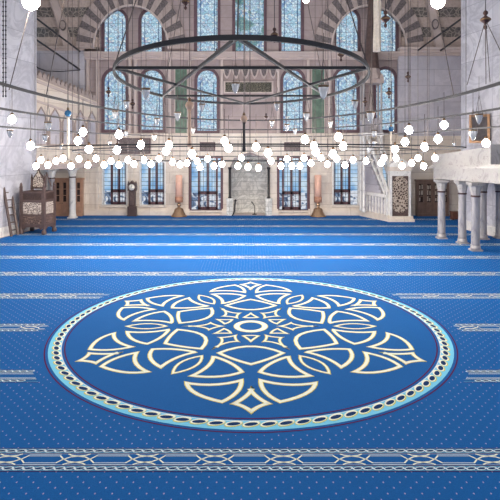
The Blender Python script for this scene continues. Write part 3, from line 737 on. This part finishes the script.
# low marble steps block by each niche side & small stand
t = thing('curved_staff', 'dark curved staff leaning at left foot of the niche', 'staff', (X(232, 33.1), 33.1, .02))
MB().tube([(0,0,0), (.08,.02,.1), (.16,.05,.35), (.18,.08,.7), (.22,.1,.95)], .05, 'black').build('shaft', t); MB().lathe([(.07, .93), (.09, .98), (.03, 1.06)], (.22, .1, 0), 'black', 8).build('knob', t)
t = thing('microphone_stand', 'small black microphone stand inside the prayer niche', 'microphone stand', (X(254.5, 34.), 34., .0))
MB().lathe([(.16, 0), (.16, .03), (.03, .06)], (0,0,0), 'black', 16).build('stand_base', t); MB().tube([(0,0,.05), (0,0,.55)], .02, 'black').build('pole', t)
MB().tube([(0,0,.55), (-.12,0,.75), (-.2,0,.84)], [.03,.035,.05], 'black').build('microphone', t)

# ------------------------------------------------------------------ RIGHT PLATFORM (white marble loge on columns)
L0 = Vector((9.12, 25.7)); L1 = Vector((9.95, 20.2))
t = thing('marble_platform', 'white marble platform with parapet raised on grey columns at right', 'platform', (0,0,0))
def lz(z_far, z_near): return (z_far, z_near)
def prism(name, out, zf0, zf1, zn0, zn1, m, X1=12.15, thick=None, parent=t):
    d = (L1-L0).normalized(); nrm = Vector((-abs(d.y), -abs(d.x)*0)); a = L0+Vector((-out, out)); b = L1+Vector((-out, -out))
    if thick is None: P = [(a.x, a.y), (b.x, b.y), (X1, b.y), (X1, a.y)]
    else: P = [(a.x, a.y), (b.x, b.y), (b.x+thick, b.y), (a.x+thick, a.y)]
    zz = lambda p, f, n_: f+(n_-f)*((a.y-p[1])/(a.y-b.y))
    vs = [(p[0], p[1], zz(p, zf0, zn0)) for p in P]+[(p[0], p[1], zz(p, zf1, zn1)) for p in P]
    mb = MB(); mb.add(vs, [(0,1,2,3), (4,5,6,7), (0,1,5,4), (1,2,6,5), (2,3,7,6), (3,0,4,7)], m)
    return mb.build(name, parent)
prism('architrave', 0., 2.88, 3.38, 3.0, 3.58, 'platform')
prism('cornice', .22, 3.38, 3.46, 3.58, 3.68, 'platform'); prism('cornice', .12, 3.46, 3.54, 3.68, 3.78, 'platform')
prism('parapet', .03, 3.54, 4.04, 3.78, 4.56, 'platform', thick=.25)
mb = MB(); mb.add([(9.4, 20.2, 3.78), (12.3, 20.2, 3.78), (12.3, 20.2, 4.56), (9.4, 20.2, 4.56), (9.4, 20.4, 3.78), (12.3, 20.4, 3.78), (12.3, 20.4, 4.56), (9.4, 20.4, 4.56)], [(0,1,2,3),(4,5,6,7),(0,1,5,4),(3,2,6,7),(0,3,7,4),(1,2,6,5)], 'platform')
mb.build('parapet', t)
for px, by, lab in ((475.5, 251, 'nearest grey marble column under the right platform'), (462.3, 243.8, 'second nearest grey marble column, in the middle of three'), (441.5, 238.8, 'farthest left grey marble column under the right platform'),
                    (483, 239.5, 'grey column half hidden behind the nearest platform column'), (499.5, 238.5, 'grey column cut by the right edge of the photo')):
    y = YF(by); f_ = (25.7-y)/5.5
    column('marble_column', lab, X(px, y), y, .02, 2.86+(.12)*f_, .18, 'col', 'platform')
# framed mirror on the right wall
yy = 27.6; q = W(481, 143, 26.9)
t = thing('framed_picture', 'dark glazed picture in brown gilt frame on right marble wall', 'picture', (X(481, 26.3)-.05, 26.35, Z(143, 26.3)), radians(0))
ang = math.atan2(28.-24., X(465.5, 28.)-12.75)   # wall direction
t.rotation_euler.z = radians(-38)
m = MB(); m.slab([[(-.5, 0), (.5, 0), (.5, 1.45), (-.5, 1.45)], [(-.38, .12), (.38, .12), (.38, 1.33), (-.38, 1.33)]], lambda u, v, d: Vector((u, -.05+d, v)), .1, 'gilt'); m.build('frame', t)
MB().box(-.38, .38, 0, .03, .12, 1.33, 'dim').build('picture_glass', t)

# ------------------------------------------------------------------ MINBAR
t = thing('minbar', 'tall white marble pulpit with carved door, stair rails and brown spire', 'pulpit', (0, 0, 0))
D = 30.6; dx0, dx1 = X(390, D), X(411, D)
m = MB(); m.box(X(387.5, D), X(414, D), D-.15, D+.9, .02, .18, 'cream_marble'); m.box(X(388.5, D), X(413, D), D-.05, D+.9, .18, .34, 'cream_marble'); m.build('plinth', t)
m = MB(); m.box(dx0, dx0+.13, D, D+.5, .34, Z(176, D), 'white_marble'); m.box(dx1-.13, dx1, D, D+.5, .34, Z(176, D), 'white_marble')
m.box(dx0-.06, dx1+.06, D-.06, D+.55, Z(171, D), Z(167, D), 'cream_marble'); m.box(dx0, dx1, D, D+.5, Z(176, D), Z(171, D), 'white_marble')
m.slab([[(dx0-.02, Z(167, D)), (dx1+.02, Z(167, D)), (dx1+.02, Z(165, D)), (dx0+(dx1-dx0)*.8, Z(161.5, D)), ((dx0+dx1)/2, Z(158, D)), (dx0+(dx1-dx0)*.2, Z(161.5, D)), (dx0-.02, Z(165, D))]], lambda u, v, d: Vector((u, D+d, v)), .25, 'white_marble')
m.build('door_portal', t)
m = MB(); m.slab([[(dx0+.13, .34), (dx1-.13, .34), (dx1-.13, Z(173, D)), (dx0+.13, Z(173, D))]], lambda u, v, d: Vector((u, D+.1+d, v)), .1, 'walnut'); dr = m.build('door', t)
cxd = (dx0+dx1)/2; zl, zh = .55, Z(175.5, D)
P = [(cxd-.43, zl+.25), (cxd-.22, zl+.03), (cxd, zl), (cxd+.22, zl+.03), (cxd+.43, zl+.25), (cxd+.46, (zl+zh)/2), (cxd+.43, zh-.35), (cxd+.22, zh-.08), (cxd, zh), (cxd-.22, zh-.08), (cxd-.43, zh-.35), (cxd-.46, (zl+zh)/2)]
MB().slab([P], lambda u, v, d: Vector((u, D+.04+d, v)), .08, 'carved').build('carved_panel', dr)
# stair block between the door and the tower
S0 = Vector((X(389, D), D+.1)); S1 = Vector((X(361, 33.2), 33.2)); sl = (S1-S0).length; sd = (S1-S0).normalized(); sn = Vector((sd.y, -sd.x))
if sn.x < 0: sn = -sn
def sf(off=0.): 
    def f(u, v, d): q_ = S0+sd*u+sn*(d+off); return Vector((q_.x, q_.y, v))
    return f
m = MB(); m.slab([[(0, .02), (sl, .02), (sl, .38), (0, .38)]], sf(-.1), 1.1, 'cream_marble'); m.build('stair_plinth', t)
m = MB()
for i in range(9):
    u = sl*(i+.3)/9.2; m.lathe([(.075, .38), (.075, .5), (.045, .6), (.075, .9), (.045, 1.2), (.07, 1.42)], tuple(sf(0)(u, 0, .05)), 'white_marble', 10)
m.slab([[(0, 1.42), (sl, 1.42), (sl, 1.6), (0, 1.6)]], sf(-.08), .26, 'white_marble'); m.slab([[(0, .38), (.14, .38), (.14, 1.8), (0, 1.8)]], sf(-.08), .26, 'white_marble')
m.build('lower_balustrade', t)
zt0 = Z(132, 33)
for off in (.02, .85):
    m = MB(); top = 5.35
    m.bar(sf(off)(0.1, 1.75, 0), sf(off)(sl*.8, top, 0), .12, .16, 'white_marble'); m.bar(sf(off)(0.35, 1.65, 0), sf(off)(sl*.95, top-.4, 0), .1, .14, 'white_marble')
    for i in range(8):
        f0 = (i+.5)/8; a = sf(off)(.1+(sl*.8-.1)*f0, 1.75+(top-1.75)*f0, 0); b_ = sf(off)(.3+(sl*.95-.35)*f0, 1.55+(top-.4-1.65)*f0, 0); m.bar(a, b_, .06, .06, 'white_marble')
    m.build('stair_rail', t)
m = MB()
for i in range(12):
    f0 = i/12; u = .1+(sl*.85)*f0; m.slab([[(u, .38), (u+sl*.075, .38), (u+sl*.075, .6+f0*3.6), (u, .6+f0*3.6)]], sf(.1), .7, 'bay')
m.build('steps', t)
# tower
tx, ty = X(371, 32.6), 32.6
m = MB()
for sx in (-1, 1):
    for sy in (-1, 1):
        m.lathe([(.12, .38), (.12, .5), (.085, .6), (.08, Z(135, ty)-.1), (.12, Z(135, ty))], (tx+sx*.55, ty+sy*.42, 0), 'white_marble', 12)
        m.lathe([(.1, Z(133, ty)), (.1, Z(133, ty)+.1), (.065, Z(133, ty)+.2), (.06, Z(84, ty)-.15), (.1, Z(84, ty))], (tx+sx*.55, ty+sy*.42, 0), 'col', 12)
m.build('tower_posts', t)
m = MB(); m.box(tx-.7, tx+.7, ty-.55, ty+.55, Z(136, ty), Z(133, ty), 'white_marble'); m.build('tower_floor', t)
m = MB(); m.slab([[(tx-.6, Z(133, ty)), (tx+.6, Z(133, ty)), (tx+.6, Z(118, ty)), (tx-.6, Z(118, ty))]], lambda u, v, d: Vector((u, ty+.5+d, v)), .06, 'bay')
m.box(tx-.6, tx-.54, ty-.4, ty+.5, Z(133, ty), Z(120, ty), 'bay'); m.box(tx+.54, tx+.6, ty-.4, ty+.5, Z(133, ty), Z(120, ty), 'bay'); m.build('tower_parapet', t)
m = MB(); m.box(tx-.68, tx+.68, ty-.55, ty+.55, Z(84, ty), Z(80, ty), 'light_stone')
for i in range(5): 
    c0 = tx-.68+.272*(i+.5); m.slab([[(c0-.13, Z(80, ty)), (c0+.13, Z(80, ty)), (c0+.1, Z(77, ty)), (c0, Z(74.5, ty)), (c0-.1, Z(77, ty))]], lambda u, v, d: Vector((u, ty-.55+d, v)), .08, 'light_stone')
m.lathe([(.75, Z(80, ty)), (.62, Z(74, ty)), (.52, Z(69, ty))], (tx, ty, 0), 'light_stone', 8, pi/8, False); m.build('canopy', t)
MB().lathe([(.54, Z(69, ty)), (.50, Z(66, ty)), (.40, Z(50, ty)), (.20, Z(10, ty)), (.07, Z(-22, ty)), (.02, Z(-34, ty))], (tx, ty, 0), 'spire', 8, pi/8, False).build('spire', t)
# hanging cloth banner in front of the spire
t = thing('hanging_banner', 'long cream cloth banner hanging beside the pulpit spire', 'banner', (X(377, 31.8), 31.8, Z(52, 31.8)))
m = MB(); n = 24; R_ = []
hb = Z(-20, 31.8)-Z(52, 31.8)
for j in range(13):
    v = hb*j/12
    for i in range(n):
        a = 2*pi*i/n; rr = 1+.28*sin(a*5+j*.25); R_.append((.2*rr*cos(a)*(1+.06*sin(j)), .09*rr*sin(a), v))
m.add(R_, [(j*n+i, j*n+(i+1) % n, (j+1)*n+(i+1) % n, (j+1)*n+i) for j in range(12) for i in range(n)]+[tuple(range(n)), tuple(range(12*n, 13*n))], 'cloth', True); m.build('cloth', t)
MB().tube([(0,0,hb-.05), (0,0,16.3-Z(52, 31.8))], .02, 'wire').build('cord', t)

# ------------------------------------------------------------------ iron tie rods
def rod(lab, a, b, r=.055):
    tag(MB().tube([a, b], r, 'iron', 8).build('tie_rod'), lab, 'tie rod', 'tie rods in the corner vaults')
rod('upper dark tie rod crossing the left vault', W(32, 15, 29.5), W(80, 51.5, 33.3)); rod('lower dark tie rod crossing the left vault', W(28, 34, 29.), W(80.5, 70, 33.5))
rod('upper dark tie rod crossing the right vault', W(468, 14, 29.5), W(417, 51, 33.2)); rod('lower dark tie rod crossing the right vault', W(468, 31, 29.5), W(440, 51, 33.2))
tag(MB().tube([W(33, 63, 29.), W(38, 68, 29.6), W(46, 71, 30.4), W(60, 71.5, 32), W(80, 70, 33.4)], .035, 'iron').build('curved_rod'), 'thin dark curved rod above the left gallery crest', 'rod')

# ------------------------------------------------------------------ CHANDELIERS
def ell(c, a, b, zn, zf, n=96, a0=0., a1=2*pi):
    pts = []
    for i in range(n):
        t_ = a0+(a1-a0)*i/n; y = c[1]+b*sin(t_); f_ = (sin(t_)+1)/2
        pts.append(Vector((c[0]+a*cos(t_), y, zn+(zf-zn)*f_)))
    return pts
def hoop(mb, pts, w, h, m='iron'):
    n = len(pts); vs = []
    cen = sum(pts, Vector())/n
    for p in pts:
        d = (p-cen); d.z = 0; d.normalize()
        for i, j in ((-1,-1),(1,-1),(1,1),(-1,1)): vs.append(p+d*(w/2*i)+Vector((0,0,h/2*j)))
    mb.add(vs, [(i*4+k, i*4+(k+1) % 4, ((i+1) % n)*4+(k+1) % 4, ((i+1) % n)*4+k) for i in range(n) for k in range(4)], m)
ch = thing('chandelier', 'huge iron hoop chandelier with star shaped upper frame spanning the hall', 'chandelier', (0, 12.5, 4.5))
def cbuild(mb, name): 
    mb.v = [(x, y-12.5, z-4.5) for x, y, z in mb.v]; return mb.build(name, ch)
zr = 4.5+1.49; c1 = (-.17, 12.6); a1_, b1_ = 2.8, 5.5
m = MB(); hoop(m, ell(c1, a1_, b1_, zr, zr), .05, .075); cbuild(m, 'upper_hoop')
V6 = [Vector((c1[0]+a1_*cos(radians(90+60*k)), c1[1]+b1_*sin(radians(90+60*k)), zr)) for k in range(6)]
for i, j in ((0,2),(2,4),(4,0),(1,3),(3,5),(5,1)):
    m = MB(); m.bar(V6[i], V6[j], .05, .055, 'iron'); cbuild(m, 'cross_bar')
BIG = []
for Fy, z_, hh, k in ((24., H+26*24/F, .062, .205), (26., H+16.5*26/F, .048, .215), (28., H+9*28/F, .042, .225)):
    P = ell((0, Fy*.52), Fy*k, Fy*.48+.35, z_, z_, 128); m = MB(); hoop(m, P, .04, hh); cbuild(m, 'great_hoop'); BIG.append(P)
for c, a, b, zn, zf in (((0, 17.), 6.65, 6., 4.54, 4.27), ((0, 19.), 6.3, 5., 4.50, 4.02), ((0, 20.5), 4.8, 3.4, 4.0, 3.84)):
    P = ell(c, a, b, zn, zf, 96); m = MB(); hoop(m, P, .03, .03); cbuild(m, 'low_hoop'); BIG.append(P)
# suspension wires
m = MB()
for v in V6: m.tube([v, (c1[0], c1[1], 16.)], .012, 'wire', 5)
for i in range(8):
    a = pi/4*i+.2; p = BIG[0][int(128*i/8) % 128]; m.tube([p, (p.x*.6, 12.5+(p.y-12.5)*.6, 16.)], .012, 'wire', 5)
for P in BIG[1:]:
    n = len(P)
    for i in range(10):
        p = P[int(n*(i+.5)/10) % n]
        if p.y > 9: m.tube([p, (p.x, p.y, 16.)], .009, 'wire', 5)
cbuild(m, 'suspension_wires')

# individually hanging things: proto builders
def cord(p, ztop): return max(.3, ztop-p[2])
def make_bulb(loc, r, clen, mat='bulb'):
    t = thing('light_bulb', 'x', 'light bulb', loc)
    MB().lathe([(r*.15, -r*1.15), (r*.7, -r*.85), (r, -r*.25), (r*.98, r*.2), (r*.7, r*.75), (r*.35, r*1.15)], (0,0,0), mat, 14).build('glass_globe', t)
    MB().lathe([(r*.38, r*1.1), (r*.42, r*1.3), (r*.36, r*1.8), (r*.12, r*2.0)], (0,0,0), 'brass', 10).build('socket', t)
    MB().tube([(0,0,r*1.9), (0,0,clen)], .009, 'wire', 5).build('cord', t)
    return t
BUL = [(12,119.5,11),(30.6,145.7,14),(83,132,14),(78,141,16),(89,149,18),(119,134.5,15),(117,150,19),(141,144.7,17),
 (41,160,20),(56,161,21),(63,158.5,22),(79,159,22),(96,158.6,21),(111,161,22),(128,160,22),(144,160,23),(159,158.6,23),(36,166,23),(71,166,23),(104,165,23),(119,165,23),(134,164,24),(151,164,23),(166,151,19),
 (169,145,17),(172.5,162,23),(180,164.5,24),(192,154,20),(187,163,23),(197,161,22),(207.5,159,22),(214,166,24),(224.5,141.5,16),(228.5,148,18),(241.5,158,21),(238,166,24),(248,167,24),(256,147,18),(268,153,19),(271,161,22),(258.5,168,24),
 (287,159,22),(292,166,24),(304,158,22),(305,139.5,15),(314,146,17),(316,152,19),(311,163,23),(321,158,21),(327.5,164,24),(333,154,20),
 (338.5,137,15),(343,146,17),(337,159,22),(353,160,22),(366,161,23),(381,163,24),(384,158,22),(395,149,18),(396,158,21),(405,142,16),(409,130,13),(411.6,163,22),(418,158,21),(424.5,147,17),(423.5,166,23),(438,139,15),(444,125,12),(435,158,17),(486,143,13),
 (48,165,23),(88,165,24),(200,167,24),(222,164,24),(281,166,24),(300,166,24),(345,165,24),(402,166,23)]
ZONES = [(0,35,'before the left marble wall'),(35,60,'above the preaching chair'),(60,100,'before the left gallery'),(100,130,'before the leftmost ground window'),(130,170,'before the clock and second window'),(170,190,'above the left giant candle'),(190,224,'before the window left of the niche'),(224,252,'before left half of the niche'),(252,277,'before right half of the niche'),(277,310,'before the window right of the niche'),(310,330,'above the right giant candle'),(330,362,'before the window beyond the right candle'),(362,390,'before the pulpit stairs'),(390,415,'above the carved pulpit door'),(415,440,'above the right bookcase'),(440,520,'before the right marble platform')]
ORD = ['first','second','third','fourth','fifth','sixth','seventh','eighth','ninth','tenth','eleventh','twelfth']
protoB = None
zb = {}
for (px, py, Y) in sorted(BUL):
    zn = next(z[2] for z in ZONES if z[0] <= px < z[1]); k = zb.get(zn, 0); zb[zn] = k+1
cnt = {}
for (px, py, Y) in sorted(BUL):
    zn = next(z[2] for z in ZONES if z[0] <= px < z[1]); k = cnt.get(zn, 0); cnt[zn] = k+1
    p = W(px, py, Y); big = (3.6 if py < 156 else 2.8)/F*Y
    if protoB is None: o = protoB = make_bulb(p, .11, 1.0)
    else: o = copy_tree(protoB); o.location = p
    s_ = big/.11; o.scale = (s_, s_, s_)
    o['group'] = 'glowing white bulbs hung across the hall'
    o['label'] = ('only glowing white bulb %s' % zn) if zb[zn] == 1 else ('glowing white bulb %s, %s from the left there' % (zn, ORD[k]))
# big lit lamps near the top
for px, py, Y, r, lab in ((31, 1, 12, .2, 'large bright lamp at the top left corner'), (438, 1, 12, .16, 'large bright lamp at the top right'), (306, -1, 13, .09, 'small bright lamp cut by the top edge right of centre')):
    p = W(px, py, Y); t = thing('hanging_lamp', lab, 'lamp', p)
    MB().lathe([(r*.15, -r*1.1), (r*.7, -r*.8), (r, -r*.2), (r*.9, r*.4), (r*.4, r)], (0,0,0), 'biglamp', 18).build('globe', t)
    MB().lathe([(r*.4, r), (r*.5, r*1.2), (r*.2, r*1.8)], (0,0,0), 'brass', 12).build('lamp_cap', t); MB().tube([(0,0,r*1.7), (0,0,16.-p.z)], .015, 'wire').build('cord', t)
# clear glass oil cups
def make_cup():
    t = thing('glass_oil_lamp', 'x', 'oil lamp', (0,0,0))
    MB().lathe([(.02, -.16), (.035, -.13), (.06, -.1), (.095, .03), (.1, .12), (.09, .12), (.085, .03), (.05, -.08), (.01, -.1)], (0,0,0), 'glass', 14).build('glass_cup', t)
    MB().lathe([(.102, .07), (.108, .09), (.102, .11)], (0,0,0), 'brass', 14).build('rim_ring', t)
    m = MB()
    for k in range(3): a = 2*pi*k/3; m.tube([(.1*cos(a), .1*sin(a), .1), (0, 0, .62)], .006, 'wire', 4)
    m.tube([(0,0,.62), (0,0,1.1)], .006, 'wire', 4); m.build('wire_hanger', t)
    return t
CUP = [(146,93,12,1.25),(126.5,104,13,1.),(48,125.5,12,1.),(45,137.5,12.5,.85),(10,133,11,.8),(235.5,87,12,1.2),(177.5,115.5,15,1.2),(202,107,14,1.),(193,130,17,.9),(323.5,91,11,1.4),(277,106,14,1.05),(306.5,116,15,1.2),(272,123,16,1.),(295,131,17,.9),(287,127,16,1.),(330.5,123.5,15,.9),(370.5,116,13,1.3),(355,104,13,1.1),(374,133,15,1.),(374,143,16,.9),(369,149,17,.9),(115,114,15,1.1),(157,121,15,1.),(154.5,137,17,1.),(126,133,16,.9),(61,146,16,.7),(479,118,11,1.),(473,134,12,1.2),(454,144,14,.6),(218,117,13,.0),(110,143,17,.9)]
CUP = [c for c in CUP if c[3] > 0]
protoC = None
CL = {}
names = [(0,40,'near the left marble wall'),(40,100,'before the left gallery'),(100,135,'before the leftmost window column'),(135,170,'before the second window column'),(170,190,'before the left green panel'),(190,222,'before the window column left of the middle'),(222,250,'before the black inscription panel'),(250,280,'right of the black inscription panel'),(280,305,'before the window column right of the middle'),(305,328,'before the right green panel'),(328,362,'before the second window column from right'),(362,400,'beside the pulpit tower'),(400,510,'before the right marble wall')]
tot = {}
for c in CUP:
    zn = next(z[2] for z in names if z[0] <= c[0] < z[1]); tot[zn] = tot.get(zn, 0)+1
cc = {}
for px, py, Y, k in sorted(CUP, key=lambda c: c[1]):
    zn = next(z[2] for z in names if z[0] <= px < z[1]); i = cc.get(zn, 0); cc[zn] = i+1
    if protoC is None: o = protoC = make_cup()
    else: o = copy_tree(protoC)
    o.location = W(px, py, Y); o.scale = (k*.8, k*.8, k*.8); o['group'] = 'clear glass oil lamps hung on wires'
    o['label'] = 'clear oil lamp '+zn+('' if tot[zn] == 1 else ', %s from the top' % ORD[i])
# dark turned pendants
def make_pendant():
    t = thing('turned_pendant', 'x', 'pendant', (0,0,0))
    MB().lathe([(.015, -.3), (.05, -.26), (.055, -.2), (.02, -.15), (.06, -.1), (.14, -.03), (.15, .04), (.07, .1), (.03, .14), (.075, .19), (.07, .25), (.02, .3)], (0,0,0), 'dark_brass', 14).build('turned_body', t)
    MB().lathe([(.152, -.02), (.165, .005), (.152, .03)], (0,0,0), 'brass', 14).build('collar', t)
    MB().tube([(0,0,.28), (0,0,16.)], .014, 'iron', 5).build('chain', t)
    return t
PEN = [(108.5,92,14,.7,'small dark turned pendant before the leftmost middle window'),(132.5,104,14,.7,'small dark turned pendant beside a glass lamp left of the second middle window'),(185.5,2,14,1.1,'dark turned pendant at the top edge left of the tall windows'),(274.5,35,12,.9,'dark turned pendant hanging right of the widest tall window'),(341,55,14,.9,'dark turned pendant below the second upper window from right'),
       (385.5,19,14,1.2,'dark turned pendant in front of the rightmost upper window'),(389,93,14,.8,'dark turned pendant in front of the rightmost middle window'),(408,77,15,.8,'slim dark pendant against the grey right bay wall'),(485.5,20,12,1.15,'brown turned pendant before right marble wall with spreading wires'),(365,102,15,.7,'slim dark pendant left of the pulpit tower'),(266,117,16,.6,'tiny dark pendant low before the prayer niche'),(216.5,52,14,.5,'tiny dark pendant under the first tall window')]
pp = None
for px, py, Y, k, lab in PEN:
    if pp is None: o = pp = make_pendant()
    else: o = copy_tree(pp)
    o.location = W(px, py, Y); k *= .66; o.scale = (k, k, k); o['label'] = lab; o['group'] = 'dark turned pendants on chains'
# spreading wires of the right pendant
p = W(485.5, 20, 12); m = MB()
for q in (W(467, 85, 12), W(486, 84, 11.5), W(512, 75, 11), W(490, 82, 13)): m.tube([p, q], .01, 'wire', 5)
tag(m.build('wire_stay'), 'wires spreading down from the brown pendant at right', 'wire')
m = MB(); m.tube([W(29, 12, 12), W(9, 90, 11.)], .011, 'wire', 5)
tag(m.build('wire_stay'), 'slanting wire running down from the top left lamp', 'wire')
# beaded chains at far left
for px, lab in ((3.2, 'dark beaded chain nearest the left edge'), (5.8, 'second dark beaded chain from the left edge')):
    Y = 11.; p0 = W(px, 96, Y); m = MB(); z_ = p0.z
    m.tube([p0, (p0.x, p0.y, 16.)], .010, 'iron', 5)
    while z_ < 9.: m.lathe([(.005, -.03), (.022, 0), (.005, .03)], (p0.x, p0.y, z_), 'iron', 6); z_ += .1
    tag(m.build('beaded_chain'), lab, 'chain', 'beaded chains at the left edge')
# globes with long stem
def globe(px, py, Y, r, ge, stem, mst, lab):
    p = W(px, py, Y); t = thing('hanging_globe', lab, 'globe lamp', p)
    MB().lathe([(r*.2, -r), (r*.7, -r*.72), (r, 0), (r*.75, r*.68), (r*.2, r)], (0,0,0), ge, 18).build('globe', t)
    MB().lathe([(r*.25, r*.95), (r*.4, r*1.2), (r*.2, r*1.8)], (0,0,0), 'brass', 10).build('top_cap', t)
    s0 = -(stem-py)*Y/F; MB().lathe([(r*.45, s0), (r*.5, s0+.06), (r*.38, s0+.2), (r*.34, -r*1.4), (r*.5, -r*.9)], (0,0,0), mst, 10).build('stem', t)
    MB().tube([(0,0,r*1.7), (0,0,16.-p.z)], .012, 'wire', 5).build('chain', t)
globe(68, 113.5, 14, .095, 'blue_glass', 160, 'cloth', 'blue globe with long pale stem before left gallery')
globe(189.5, 105.5, 14, .12, 'egg', 147, 'egg', 'pinkish globe with stem left of a tall middle window')
globe(244, 119, 14, .10, 'egg', 152, 'iron', 'pale globe with dark stem above the prayer niche')
globe(391, 129, 15, .08, 'blue_glass', 163, 'cloth', 'small blue globe with white stem right of pulpit tower')
# hexagonal wire tray near the niche
tag(MB().tube([W(245-8, 160, 22), W(245+8, 160, 22)], .03, 'iron').build('short_bar'), 'short dark bar hanging low before the prayer niche', 'bar')

# ------------------------------------------------------------------ LIGHT, CAMERA
w = bpy.data.worlds.new('World'); SC.world = w; w.use_nodes = True
bg = w.node_tree.nodes['Background']; bg.inputs[0].default_value = (.96, .97, 1., 1); bg.inputs[1].default_value = .68
def area(name, loc, rot, size, sy, power, col):
    l = bpy.data.lights.new(name, 'AREA'); l.shape = 'RECTANGLE'; l.size = size; l.size_y = sy; l.energy = power; l.color = col
    o = bpy.data.objects.new(name, l); COL.objects.link(o); o.location = loc; o.rotation_euler = rot
cam = bpy.data.cameras.new('Camera'); co = bpy.data.objects.new('Camera', cam); COL.objects.link(co)
co.location = (0, 0, H); co.rotation_euler = (pi/2, 0, 0)
cam.sensor_width = 36; cam.lens = F/500*36; cam.shift_y = (HY-250)/500; cam.clip_end = 200; cam.clip_start = .05
SC.camera = co
vs_ = SC.view_settings; vs_.view_transform = 'Standard'; vs_.look = 'None'; vs_.gamma = 1; vs_.use_curve_mapping = False; vs_.exposure = 0.0
